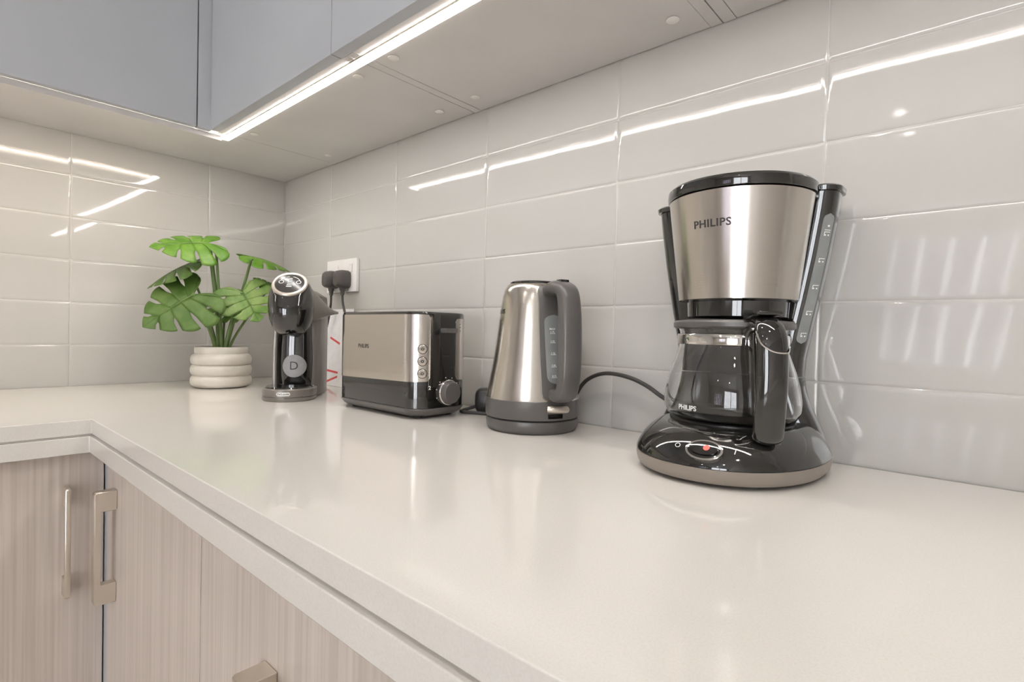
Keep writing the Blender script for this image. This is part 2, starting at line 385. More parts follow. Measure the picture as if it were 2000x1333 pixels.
def base_right(x0, x1, label, fronts, filler=None):
    """unit on the back wall run; fronts: list of (x0, x1, z0, z1, handle spec)"""
    t = thing('base_cabinet', label, 'cabinet', (0, 0, ZC))
    box('body', x0, x1, -DX + 0.02, -0.004, -0.80, -0.054, M_wood, t)
    box('plinth', x0, x1, -DX + 0.06, -DX + 0.075, -0.899, -0.80, M_wood, t)
    if filler: box('filler_strip', filler[0], filler[1], -DX + 0.0025, -DX + 0.02, -0.80, -0.054, M_upper, t)
    for fx0, fx1, z0, z1, hs in fronts:
        nm = 'drawer_front' if hs and hs[0] == 'h' else 'door'
        d = box(nm, fx0 + 0.0012, fx1 - 0.0012, -DX, -DX + 0.019, z0, z1, M_wood, t, 0.0008)
        if hs:
            hd = handle(d, hs[3], hs[4], hs[5], hs[6]); hd.location = (hs[1], -DX - 0.0002, hs[2])
            if hs[0] == 'h': hd.rotation_euler = (0, PI / 2, 0)
    return t
base_right(0.585, 1.003, 'grained taupe base cabinet beside the inside corner with upright handle',
           [(0.585, 1.003, -0.79, -0.056, ('v', 0.640, -0.188, 0.172, 0.028, 0.016, 0.030))], (0.530, 0.585))
base_right(1.0035, 1.60, 'grained taupe drawer unit with handle cut by the bottom edge',
           [(1.0035, 1.60, -0.30, -0.056, ('h', 1.255, -0.152, 0.18, 0.030, 0.016, 0.024)), (1.0035, 1.60, -0.79, -0.302, ('h', 1.255, -0.40, 0.18, 0.030, 0.016, 0.024))])
def base_left(y0, y1, label, hy):
    t = thing('base_cabinet', label, 'cabinet', (0, 0, ZC))
    box('body', 0.004, DX - 0.02, y0, y1, -0.80, -0.054, M_wood, t)
    box('plinth', DX - 0.075, DX - 0.06, y0, y1, -0.899, -0.80, M_wood, t)
    d = box('door', DX - 0.019, DX, y0 + 0.0012, y1 - 0.0012, -0.79, -0.056, M_wood, t, 0.0008)
    if hy is not None:
        hd = handle(d, 0.172, 0.028, 0.007, 0.030); hd.location = (DX + 0.0002, hy, -0.190); hd.rotation_euler = (0, 0, PI / 2)
base_left(-0.98, -0.5562, 'grained taupe base cabinet on the short run with slim upright handle', -0.607)

base_left(-1.42, -0.9805, 'grained taupe base cabinet at the far end of the short run', -1.38)
base_right(1.6005, 2.30, 'grained taupe base cabinet beyond the drawer unit', [(1.6005, 2.30, -0.79, -0.056, ('v', 1.66, -0.188, 0.172, 0.028, 0.016, 0.030))])
base_right(2.3005, 3.0, 'grained taupe base cabinet at the free end of the long run', [(2.3005, 3.0, -0.79, -0.056, ('v', 2.36, -0.188, 0.172, 0.028, 0.016, 0.030))])

# ------------------------------------------------------------------ upper cabinets
ZU = ZC + H; FY, FX = -0.315, 0.295
def caps(t, pts):
    for x, y in pts: lathe('screw_cap', [(0.0085, -0.0014), (0.0094, -0.0008), (0.0094, 0.0)], M_cap, t, 20).location = (x, y, 0)
def upper_right(x0, x1, label, dx0, dx1, cap_pts, corner=False):
    t = thing('wall_cabinet', label, 'cabinet', (0, 0, ZU)); s = 0.018
    if not corner: box('side_panel', x0, x0 + s - 0.0008, FY + 0.020, -0.002, 0, 0.72, M_under, t, 0.0005)
    box('side_panel', x1 - s + 0.0008, x1 - 0.0006, FY + 0.020, -0.002, 0, 0.72, M_under, t, 0.0005)
    box('bottom_panel', x0 if corner else x0 + s, x1 - s, FY + 0.020, -0.002, 0.0008, 0.018, M_under, t, 0.0004)
    box('back_panel', x0 + s, x1 - s, -0.02, -0.004, 0.018, 0.72, M_under, t)
    box('top_panel', x0 + s, x1 - s, FY + 0.020, -0.002, 0.70, 0.72, M_under, t)
    box('door', dx0 + 0.0008, dx1 - 0.0008, FY, FY + 0.0195, 0.0, 0.72, M_upper, t, 0.0008)
    caps(t, cap_pts); return t
upper_right(FX + 0.002, 0.8405, 'grey wall cabinet in the corner above the toaster', FX + 0.002, 0.824, [(0.349, -0.0525), (0.351, -0.240), (0.789, -0.054), (0.791, -0.243)], True)
upper_right(0.8415, 1.344, 'grey wall cabinet above the kettle', 0.824, 1.344, [(0.894, -0.0548), (0.895, -0.243), (1.2925, -0.0546), (1.2925, -0.243)])
upper_right(1.345, 1.848, 'grey wall cabinet above the filter coffee maker', 1.344, 1.848, [(1.395, -0.0546), (1.395, -0.243), (1.795, -0.054), (1.795, -0.243)])
t = thing('wall_cabinet', 'grey wall cabinet on the short wall above the potted plant', 'cabinet', (0, 0, ZU))
box('carcass', 0.002, FX - 0.0195, -1.30, -0.002, 0.0008, 0.72, M_under, t)
box('corner_panel', FX - 0.0195, FX + 0.0012, FY + 0.020, -0.002, 0.0008, 0.018, M_under, t)
box('filler_strip', FX - 0.02, FX, -0.341, FY + 0.002, 0.0, 0.72, M_upper, t, 0.0006)
box('door', FX - 0.019, FX, -0.94, -0.3435, 0.0, 0.72, M_upper, t, 0.0008)
box('door', FX - 0.019, FX, -1.30, -0.942, 0.0, 0.72, M_upper, t, 0.0008)
box('dark_reveal', FX - 0.0195, FX - 0.012, -0.3435, -0.341, 0.001, 0.72, M_gap, t)

# under-cabinet LED strips
def led(name, label, horizontal, a0, a1, c):
    t = thing(name, label, 'light strip', (0, 0, ZU), group='under-cabinet light strips')
    w = 0.0088
    if horizontal:
        box('diffuser', a0, a1, c - w, c + w, -0.0030, -0.0002, M_led, t, 0.0004)
        for s in (-1, 1): box('profile_rail', a0, a1, min(c + s * w, c + s * (w + 0.0012)), max(c + s * w, c + s * (w + 0.0012)), -0.0034, -0.0002, M_alu, t)
    else:
        box('diffuser', c - w, c + w, a0, a1, -0.0030, -0.0002, M_led_warm, t, 0.0004)
        box('profile_rail', c + w, c + w + 0.0014, a0, a1, -0.0120, -0.0002, M_under, t)
        box('profile_rail', c - w - 0.0012, c - w, a0, a1, -0.0034, -0.0002, M_alu, t)
led('light_strip', 'bright warm light strip under the cabinets over the toaster and kettle', True, 0.262, 1.845, -0.2725)
led('light_strip', 'warm light strip under the cabinet over the potted plant', False, -1.29, -0.285, 0.269)

# ceiling downlights - the pair by the window is added to brighten the room
for i, (x, y) in enumerate(((1.15, -1.02), (2.45, -1.02), (1.15, -2.3), (2.45, -2.3), (1.15, -3.6), (2.45, -3.6))):
    t = thing('ceiling_downlight', ['round ceiling downlight nearest the inside corner', 'round ceiling downlight nearest the long wall, away from the corner', 'round ceiling downlight mid-room toward the plant wall', 'round ceiling downlight mid-room toward the plain wall', 'round ceiling downlight by the window, toward the plant wall', 'round ceiling downlight by the window, toward the plain wall'][i], 'downlight', (x, y, RZ), group='ceiling downlights')
    lathe('rim', [(0.036, 0), (0.036, -0.004), (0.05, -0.005), (0.05, 0)], M_white, t, 32)
    lathe('lens', [(0.035, -0.0005), (0.035, -0.003)], M_dlight, t, 32)
    l = bpy.data.lights.new('downlight_lamp', 'SPOT'); l.energy = 16.0 if i == 0 else DOWN_POWER; l.color = (1, 0.97, 0.93); l.spot_size = math.radians(150); l.spot_blend = 0.6; l.shadow_soft_size = 0.03
    lo = bpy.data.objects.new('downlight_lamp', l); COL.objects.link(lo); lo.parent = t; lo.location = (0, 0, -0.012)

# ================================================================== filter coffee maker
t = thing('coffee_maker', 'black and brushed steel filter coffee maker holding the glass carafe', 'coffee maker', (1.405, -0.102, ZC))
CM = t
HB = 0.1030
def cm_base(k, z): return superell(HB * k, 0.133 * k, 0.084 * min(1, k * 1.0), 2.15, 3.2, z, 72, 0.003)
loft('base_skirt', [cm_base(0.965, 0.004), cm_base(0.985, 0.007), cm_base(1.0, 0.014), cm_base(1.0, 0.0195)], M_skirt, t)
loft('base_shell', [cm_base(1.002, 0.0202), cm_base(1.0, 0.0225), cm_base(0.975, 0.029), cm_base(0.93, 0.0375), cm_base(0.865, 0.0455), cm_base(0.79, 0.0515), cm_base(0.745, 0.0538), cm_base(0.72, 0.0543)], M_black, t)
for a in (-118, -62, 60, 120):
    ca, sa = math.cos(math.radians(a)), math.sin(math.radians(a))
    box('foot', -0.017, 0.017, -0.007, 0.007, 0.0, 0.0062, M_greyp, t, 0.001).location = (0.092 * ca, 0.098 * sa if sa < 0 else 0.062 * sa, 0)
lathe('hot_plate', [(0.070, 0.0544), (0.070, 0.0558), (0.067, 0.0562)], M_blackm, t, 56, 0.002, -0.006)
CW = [(0.020, 0.1045), (0.035, 0.1015), (0.050, 0.0955), (0.070, 0.0860), (0.090, 0.0795), (0.108, 0.0775), (0.13, 0.0785), (0.16, 0.0835), (0.20, 0.0915), (0.25, 0.1005), (0.30, 0.1080), (0.326, 0.1110)]
def cw(z):
    for (a, b), (c, d) in zip(CW, CW[1:]):
        if z <= c: return b + (d - b) * (z - a) / (c - a)
    return CW[-1][1]
YF, YB, CR = 0.032, 0.084, 0.020
COX = -0.011
def colsec(z, e=0.0): return rrect(cw(z) + e, (YB - YF) / 2 + e, CR, z, 6, COX, (YF + YB) / 2)
zs = [0.0205 + (0.1065 - 0.0205) * i / 12 for i in range(13)]
loft('lower_column', [colsec(z) for z in zs], M_black, t)
zs = [0.1078 + (0.326 - 0.1078) * i / 20 for i in range(21)]
loft('water_tank', [colsec(z) for z in zs], M_black, t)
loft('tank_lid', [colsec(0.3262, 0.0), colsec(0.3265, 0.0028), colsec(0.3315, 0.0034), colsec(0.3335, 0.0015)], M_black, t)
# filter holder: steel front shell on a black cone
CNX = 0.004
def cr(z): return 0.0660 + (0.0805 - 0.0660) * (z - 0.197) / (0.318 - 0.197)
lathe('filter_holder', [(0.052, 0.1765), (0.0565, 0.178), (0.0575, 0.195), (0.0618, 0.1965)] + [(cr(0.197 + 0.0121 * i) - 0.0012, 0.197 + 0.0121 * i) for i in range(11)], M_black, t, 72, CNX)
def cone_pt(u, z, d=0.0):
    r = cr(z) + d; return (CNX + r * math.sin(u), -r * math.cos(u), z)
patch('steel_shell', lambda u, v, d: cone_pt(u, v, d), math.radians(-105), math.radians(92), 0.1975, 0.3165, 60, 4, M_steel, t, 0.0012)
lathe('lid', [(0.0800, 0.3170), (0.0832, 0.3185), (0.0840, 0.3215), (0.0835, 0.3290), (0.081, 0.3318), (0.060, 0.3352), (0.03, 0.3375), (0.0, 0.3382)], M_black, t, 72, CNX)
text('brand_lettering', 'PHILIPS', 0.0118, lambda x, y: cone_pt(math.radians(-3) + x / 0.072, 0.280 + y, 0.0015), M_ink, t, 0.00022, 1.08)
# water level window on the rounded corner of the tank
def corner_pt(a, z, d):
    c = (COX + cw(z) - CR, YF + CR); return (c[0] + (CR + d) * math.cos(a), c[1] + (CR + d) * math.sin(a), z)
def gauge_pt(u, v, d):
    # rounded ends
    z0, z1 = 0.148, 0.300; hw = 0.0068; zc = z0 + (z1 - z0) * v
    e = min(1.0, max(0.0, min(zc - z0, z1 - zc)) / hw); w = hw * math.sqrt(max(0.0, 1 - (1 - e) ** 2))
    return corner_pt(math.radians(-38) + (u * w) / CR, zc, d)
patch('water_gauge', gauge_pt, -1, 1, 0, 1, 6, 60, M_gauge, t, 0.0009)
bmk_v, bmk_f = [], []
def quad_corner(a0, a1, z0, z1, d):
    n0 = len(bmk_v)
    bmk_v.extend([corner_pt(a0, z0, d), corner_pt(a1, z0, d), corner_pt(a1, z1, d), corner_pt(a0, z1, d)]); bmk_f.append((n0, n0 + 1, n0 + 2, n0 + 3))
for i, z in enumerate((0.276, 0.2455, 0.2145, 0.184, 0.158)):
    a = math.radians(-38)
    quad_corner(a - 0.17, a + 0.19, z + 0.0022, z + 0.0030, 0.0013)
    for sgn in (-1, 1): quad_corner(a + sgn * 0.10 - 0.05, a + sgn * 0.10 + 0.05, z - 0.0018, z - 0.0002, 0.0013)
    quad_corner(a - 0.17, a - 0.13, z - 0.0018, z + 0.0030, 0.0013)
    if i == 0:
        quad_corner(a - 0.17, a + 0.19, z + 0.0045, z + 0.0053, 0.0013); quad_corner(a - 0.04, a + 0.08, z + 0.0085, z + 0.0105, 0.0013)
from_vf('gauge_marks', bmk_v, bmk_f, M_wink, t, False)['kind'] = 'stuff'
# switch on the sloping front of the base
sw_c = Vector((0.018, -0.1235, 0.0365)); sw_n = Vector((0.06, -0.70, 0.71)).normalized(); sw_x = Vector((1, 0, 0)); sw_y = sw_n.cross(sw_x)
def plate(name, a, b, h0, h1, m, parent, n=40, ox=0.0, oy=0.0, inset=0.88):
    L = []
    for s, h in ((1, h0), (1, h1 - 0.0003), (inset, h1)):
        L.append([tuple(sw_c + sw_x * (ox + a * s * math.cos(2 * PI * i / n)) + sw_y * (oy + b * s * math.sin(2 * PI * i / n)) + sw_n * h) for i in range(n)])
    return loft(name, L, m, parent)
sw = plate('switch_bezel', 0.0195, 0.0125, -0.006, 0.0016, M_chrome, t)
plate('switch_well', 0.0172, 0.0106, 0.0, 0.0019, M_black, sw)
plate('rocker', 0.0148, 0.0072, 0.001, 0.0042, M_black, sw, inset=0.7)
plate('indicator_lamp', 0.0034, 0.0034, 0.002, 0.0047, M_redlamp, sw, 16, 0.003, 0.001)
BK = [(1.0, 0.0225), (0.975, 0.029), (0.93, 0.0375), (0.865, 0.0455), (0.79, 0.0515)]
def shell_pt(x, z, d=0.0009):
    k = 1.0
    for (a, b), (c, e) in zip(BK, BK[1:]):
        if b <= z <= e: k = a + (c - a) * (z - b) / (e - b)
    y = -0.133 * k * (1 - (abs(x - 0.003) / (HB * k)) ** 2.15) ** (1 / 2.15)
    return (x, y - d * 0.7, z + d * 0.7)
text('off_mark', 'O', 0.0085, lambda x, y: shell_pt(x - 0.0105, 0.0370 + y * 0.7), M_wink, t)
text('on_mark', 'I', 0.0085, lambda x, y: shell_pt(x + 0.0460, 0.0370 + y * 0.7), M_wink, t)

# ------------------------------------------------------------------ glass carafe on the hot plate
HA = math.radians(40)
ca = thing('glass_carafe', 'clear glass coffee carafe with black handle on the hot plate', 'carafe', (1.407, -0.108, ZC + 0.0564), HA)
po = [(0.0, 0.0), (0.064, 0.0), (0.0725, 0.004), (0.0768, 0.013), (0.0772, 0.024), (0.0748, 0.040), (0.0705, 0.057), (0.0655, 0.072), (0.0615, 0.085), (0.0600, 0.094), (0.0605, 0.1030), (0.0620, 0.1070)]
pi_ = [(a - 0.0022, b + (0.0026 if b < 0.002 else 0.0)) for a, b in po[::-1]]; pi_[-1] = (0.0, 0.0026)
lathe('glass_body', po + pi_, M_glass, ca, 72, angle=60)
lathe('steel_collar', [(0.0615, 0.0885), (0.0632, 0.0885), (0.0636, 0.0910), (0.0636, 0.0985), (0.0626, 0.1005), (0.0610, 0.1005)], M_chrome, ca, 72, cap0=False, cap1=False)
lathe('lid', [(0.061, 0.1070), (0.0665, 0.1074), (0.0684, 0.1094), (0.0684, 0.1140), (0.0660, 0.1165), (0.055, 0.1176), (0.03, 0.1186), (0.0, 0.1190)], M_greyp, ca, 72)
# handle: broad grip, local -y is outwards
hp = spline([(0, -0.060, 0.1020), (0, -0.080, 0.1120), (0, -0.0970, 0.1090), (0, -0.1055, 0.094), (0, -0.1085, 0.070), (0, -0.1080, 0.043), (0, -0.1055, 0.019), (0, -0.1030, 0.000), (0, -0.1010, -0.0110)], 6)
def hsec(i, n):
    f = i / (n - 1); w = 0.0110 + 0.0045 * min(1, f / 0.35); th = 0.0085 + 0.0015 * f
    if f > 0.9: k = math.sqrt(max(0.02, 1 - ((f - 0.9) / 0.1) ** 2)); w *= k; th *= k
    return [(w * math.copysign(abs(math.cos(2 * PI * j / 24)) ** 0.9, math.cos(2 * PI * j / 24)), th * math.copysign(abs(math.sin(2 * PI * j / 24)) ** 0.9, math.sin(2 * PI * j / 24))) for j in range(24)]
hd = loft('handle', sweep_loops(hp, hsec, Vector((0, 0, 1))), M_black, ca, angle=50)
bmh = box_bm(-0.0085, 0.0085, -0.0800, -0.0630, 0.014, 0.104, 0.003, 2)
for v in bmh.verts: v.co.y -= 0.012 * (1 - max(0, min(1, (v.co.z - 0.014) / 0.090)))
from_bm('handle_spine', bmh, M_black, hd)
bmh = box_bm(-0.0130, 0.0130, -0.1010, -0.0600, 0.1160, 0.1205, 0.0020, 2)
for v in bmh.verts: v.co.z += 0.005 * max(0, (-v.co.y - 0.070) / 0.03) ** 1.5
from_bm('thumb_lever', bmh, M_black, ca)
tube('handle_trim', [(-0.0155, -0.104, 0.104), (-0.0135, -0.1120, 0.092), (-0.003, -0.1165, 0.084), (0.0110, -0.1155, 0.083), (0.0155, -0.110, 0.087)], 0.0009, M_chrome, hd, 6)
def glass_r(z):
    for (a, b), (c, d) in zip(po[1:], po[2:]):
        if b <= z <= d: return a + (c - a) * (z - b) / (d - b + 1e-9)
    return 0.07
def glass_pt(u, z, d=0.0006): r = glass_r(z) + d; return (r * math.sin(u), -r * math.cos(u), z)
text('brand_lettering', 'PHILIPS', 0.0078, lambda x, y: glass_pt(math.radians(-57) + x / 0.0770, 0.016 + y), M_wink, ca, 0.00022, 1.0)
mv, mf = [], []
for z in (0.020, 0.033, 0.046, 0.058):
    n0 = len(mv); u = math.radians(-112)
    mv += [glass_pt(u, z), glass_pt(u + 0.09, z), glass_pt(u + 0.09, z + 0.0009), glass_pt(u, z + 0.0009)]; mf.append((n0, n0 + 1, n0 + 2, n0 + 3))
from_vf('cup_marks', mv, mf, M_wink, ca, False)

# ================================================================== kettle
kt = thing('electric_kettle', 'tapered brushed steel kettle with dark grey handle', 'kettle', (1.088, -0.098, ZC), math.radians(69))
lathe('power_base', [(0.066, 0.0), (0.0695, 0.001), (0.0735, 0.006), (0.0745, 0.015), (0.0738, 0.019), (0.071, 0.0205)], M_greyp, kt, 72)
lathe('lower_ring', [(0.071, 0.0215), (0.0742, 0.022), (0.0756, 0.026), (0.0756, 0.0495), (0.0748, 0.0505)], M_greyp, kt, 72)
KP = [(0.0748, 0.0506), (0.0742, 0.053), (0.0705, 0.075), (0.0652, 0.105), (0.0608, 0.135), (0.0570, 0.165), (0.0537, 0.195), (0.0512, 0.212), (0.0482, 0.2225), (0.0440, 0.2292), (0.0400, 0.2318)]
lathe('steel_body', KP, M_steel_k, kt, 72, angle=60)
lathe('lid', [(0.0400, 0.2316), (0.0403, 0.2333), (0.0392, 0.2346), (0.036, 0.2351), (0.0, 0.2358)], M_black, kt, 64)
def kr(z):
    for (a, b), (c, d) in zip(KP, KP[1:]):
        if b <= z <= d: return a + (c - a) * (z - b) / (d - b)
    return KP[0][0] if z < KP[0][1] else KP[-1][0]
def k_pt(u, z, d=0.0): r = kr(z) + d; return (r * math.sin(u), -r * math.cos(u), z)
def mount_pt(u, v, d):
    z0, z1 = 0.054, 0.227; z = z0 + (z1 - z0) * v; hw = 0.024 - 0.003 * v
    e = min(z - z0, z1 - z); k = 1.0 if e > 0.012 else 0.72 + 0.28 * math.sqrt(max(0, 1 - (1 - e / 0.012) ** 2))
    return k_pt(u * hw * k / kr(z), z, d)
mo = patch('handle_mount', mount_pt, -1, 1, 0, 1, 14, 40, M_greyp, kt, 0.0045)
def kg_pt(u, v, d):
    z0, z1 = 0.077, 0.182; z = z0 + (z1 - z0) * v; hw = 0.0150; e = min(1.0, min(z - z0, z1 - z) / 0.012); w = hw * math.sqrt(max(0.0, 1 - (1 - e) ** 2))
    return k_pt(u * w / kr(z), z, 0.0046 + d)
patch('water_gauge', kg_pt, -1, 1, 0, 1, 8, 40, M_gauge, mo, 0.0006)
for z, s in ((0.156, 'MAX 1.7L'), (0.142, '1.5L'), (0.124, '1.2L'), (0.106, '1.0L'), (0.090, '0.7L')):
    if s.startswith('MAX'):
        text('gauge_lettering', 'MAX', 0.0042, lambda x, y, z=z: k_pt(-0.060 + (x) / kr(z), z + 0.004 + y, 0.0058), M_wink, mo, 0.0001)
        s = '1.7L'
    text('gauge_lettering', s, 0.0042, lambda x, y, z=z: k_pt(-0.060 + (x) / kr(z), z - 0.0008 + y, 0.0058), M_wink, mo, 0.0001)
    patch('gauge_line', lambda u, v, d, z=z: k_pt(-0.13 + 0.14 * u, z - 0.0032 + 0.0005 * v, 0.0058), 0, 1, 0, 1, 3, 1, M_wink, mo)
gp = spline([(0, -0.050, 0.218), (0, -0.066, 0.2225), (0, -0.0850, 0.2205), (0, -0.0975, 0.211), (0, -0.1035, 0.185), (0, -0.1065, 0.150), (0, -0.1070, 0.112), (0, -0.1050, 0.084), (0, -0.0985, 0.067), (0, -0.0860, 0.0605), (0, -0.0720, 0.0625)], 6)
def gsec(i, n):
    f = i / (n - 1); w = 0.0158 + 0.0012 * math.sin(PI * f); th = 0.0085 + 0.003 * math.sin(PI * f)
    return [(w * math.copysign(abs(math.cos(2 * PI * j / 28)) ** 0.65, math.cos(2 * PI * j / 28)), th * math.copysign(abs(math.sin(2 * PI * j / 28)) ** 0.65, math.sin(2 * PI * j / 28))) for j in range(28)]
kh = loft('handle', sweep_loops(gp, gsec), M_greyp, kt, angle=50)
box('lid_button', -0.008, 0.008, -0.0890, -0.0770, 0.2265, 0.2335, M_black, kh, 0.0015)
patch('switch_slot', lambda u, v, d: (lambda r: (r * math.sin(u), -r * math.cos(u), v))(0.0757 + d), -0.19, 0.14, 0.0255, 0.0320, 8, 1, M_black, kt, 0.0003)
sl = spline([(-0.0150, -0.0735, 0.0405), (-0.006, -0.0790, 0.0400), (0.006, -0.0800, 0.0395), (0.0150, -0.0775, 0.0390)], 5)
loft('switch_lever', sweep_loops(sl, lambda i, n: [(0.0065 * math.cos(2 * PI * j / 16), 0.0056 * math.sin(2 * PI * j / 16)) for j in range(16)]), M_silver, kt)
text('brand_lettering', 'PHILIPS', 0.0100, lambda x, y: k_pt(math.radians(-104) + x / kr(0.186), 0.186 + y, 0.0003), M_ink, kt, 0.0002, 1.05)

# ================================================================== toaster
to = thing('toaster', 'long slot toaster in brushed steel and black with round dial', 'toaster', (0.795, -0.1425, ZC))
TX, TY, TR = 0.130, 0.0625, 0.036
def tsec(z, e=0.0):
    pts = []
    for x, y, _ in rrect(TX + e, TY + e, TR + e, z, 10):
        if abs(x) < TX - TR: pass
        pts.append((x, y, z))
    return pts
def tpath(s):
    """plan outline by length: s=0 at middle of front (-y), growing towards +x; returns point and normal"""
    a = TX - TR; q = PI / 2 * TR; b = TY - TR; sg = 1 if s >= 0 else -1; s = abs(s)
    bow = 0.0025
    if s <= a: p, nn = (s, -TY), (0, -1)
    elif s <= a + q: t_ = (s - a) / TR; p, nn = (a + TR * math.sin(t_), -b - TR * math.cos(t_)), (math.sin(t_), -math.cos(t_))
    elif s <= a + q + 2 * b: p, nn = (TX, -b + (s - a - q)), (1, 0)
    elif s <= a + 2 * q + 2 * b: t_ = (s - a - q - 2 * b) / TR; p, nn = (a + TR * math.cos(t_), b + TR * math.sin(t_)), (math.cos(t_), math.sin(t_))
    else: p, nn = (a - (s - a - 2 * q - 2 * b), TY), (0, 1)
    return (sg * p[0], p[1]), (sg * nn[0], nn[1])
def t_pt(s, z, d=0.0):
    p, n = tpath(s); return (p[0] + n[0] * d, p[1] + n[1] * d, z)
loft('foot_base', [rrect(TX - 0.012, TY - 0.012, 0.03, 0.004, 8), rrect(TX - 0.004, TY - 0.004, 0.034, 0.0085, 8), rrect(TX + 0.0008, TY + 0.0008, 0.036, 0.0165, 8), rrect(TX + 0.0008, TY + 0.0008, 0.036, 0.0185, 8)], M_greyp, to)
for sx in (-1, 1):
    for sy in (-1, 1): lathe('foot', [(0.009, 0.0), (0.010, 0.001), (0.010, 0.006)], M_blackm, to, 20, sx * 0.095, sy * 0.033)
loft('body', [tsec(0.0188, -0.001), tsec(0.0192), tsec(0.182), tsec(0.185, -0.0012), tsec(0.1862, -0.004)], M_black, to)
SA = TX - TR; SQ = PI / 2 * TR
def steel_panel(s0, s1, z0a, z0b, z1, r):
    def fn(u, v, d):
        s = s0 + (s1 - s0) * u; z0 = z0a + (z0b - z0a) * u
        e = min(1.0, (abs(s1 - s)) / r); cut = r * (1 - math.sqrt(max(0, 1 - (1 - e) ** 2)))
        return t_pt(s, (z0 + cut) + ((z1 - cut) - (z0 + cut)) * v, d)
    us = 70
    return patch('steel_panel', fn, 0, 1, 0, 1, us, 6, M_steel, to, 0.0009)
SEND = SA + SQ * 0.86
steel_panel(-SA - SQ * 0.9, SEND, 0.0600, 0.0655, 0.1805, 0.006)
e0 = SA + SQ + 2 * (TY - TR)
steel_panel(2 * (SA + SQ + (TY - TR)) - (-SA), e0 + SQ * 0.0 - 0.004, 0.0655, 0.0655, 0.1755, 0.006)
text('brand_lettering', 'PHILIPS', 0.0105, lambda x, y: t_pt(-0.030 + x, 0.1215 + y, 0.0011), M_ink, to, 0.00012, 1.05)
sb = SA + SQ * 0.62
for z in (0.1215, 0.1005, 0.0795):
    def ringfn(r0, r1, d):
        n = 28; v = []; f = []
        for i in range(n):
            a = 2 * PI * i / n
            v.append(t_pt(sb + r0 * math.cos(a), z + r0 * math.sin(a), d)); v.append(t_pt(sb + r1 * math.cos(a), z + r1 * math.sin(a), d))
        for i in range(n): k = (i + 1) % n; f.append((2 * i, 2 * i + 1, 2 * k + 1, 2 * k))
        return v, f
    def disc(r, d0, d1):
        n = 28; v = []; f = []
        for d, q in ((d0, r), (d1, r), (d1 + 0.0004, r * 0.9)): v += [t_pt(sb + q * math.cos(2 * PI * i / n), z + q * math.sin(2 * PI * i / n), d) for i in range(n)]
        for L in range(2):
            for i in range(n): k = (i + 1) % n; f.append((L * n + i, L * n + k, (L + 1) * n + k, (L + 1) * n + i))
        f.append(tuple(range(2 * n, 3 * n))); return v, f
    v, f = disc(0.0072, 0.0, 0.0022); bt = from_vf('button', v, f, M_steel, to)
    v, f = ringfn(0.0072, 0.0084, 0.0013); from_vf('button_ring', v, f, M_ink, bt, False)
    v, f = ringfn(0.0012, 0.0026, 0.0028); from_vf('button_icon', v, f, M_ink, bt, False)
EX = TX
box('lever_slot', EX - 0.002, EX + 0.0006, -0.0060, 0.0000, 0.078, 0.178, M_gap, to)
loft('slot_surround', [[(EX + 0.0002 + dx, y * k - 0.003, z) for y, z in ((-0.012, 0.072), (0.012, 0.072), (0.012, 0.180), (-0.012, 0.180))] for dx, k in ((0, 1), (0.0005, 0.98))], M_black, to)
loft('lever', [[(EX + x, y, z) for y, z in ((-0.013, 0.1500), (0.012, 0.1500), (0.013, 0.1545), (0.012, 0.158), (-0.013, 0.158), (-0.014, 0.1545))] for x in (0.001, 0.014, 0.016)], M_greyp, to)
kn = bpy.data.objects.new('browning_dial', None)
def xdisc(name, prof, m, parent, cy_, cz_, n=40):
    return loft(name, [[(EX + x, cy_ + r * math.cos(2 * PI * i / n), cz_ + r * math.sin(2 * PI * i / n)) for i in range(n)] for r, x in prof], m, parent)
dl = xdisc('dial_ring', [(0.0225, 0.0), (0.0225, 0.004), (0.0210, 0.0055)], M_chrome, to, 0.006, 0.0450)
xdisc('dial', [(0.0195, 0.003), (0.0190, 0.013), (0.0175, 0.0150), (0.001, 0.0155)], M_greyp, dl, 0.006, 0.0450)
bpy.data.objects.remove(kn)
for k in range(7):
    a = math.radians(200 - 33 * k); xdisc('dial_mark', [(0.0009, 0.0001), (0.0009, 0.0006)], M_wink, to, 0.006 + 0.0262 * math.cos(a), 0.0450 + 0.0262 * math.sin(a), 8)
text('dial_number', '2', 0.0090, lambda x, y: t_pt(SA + SQ * 0.86 + x, 0.0545 + y, 0.0006), M_wink, to, 0.0002)
for z in (0.166, 0.160, 0.154): xdisc('indicator_dot', [(0.0008, 0.0005), (0.0008, 0.0013)], M_ink, to, 0.0330, z, 8)
for sy in (-1, 1): box('bread_slot', -0.10, 0.095, sy * 0.022 - 0.011, sy * 0.022 + 0.011, 0.1855, 0.1868, M_gap, to)

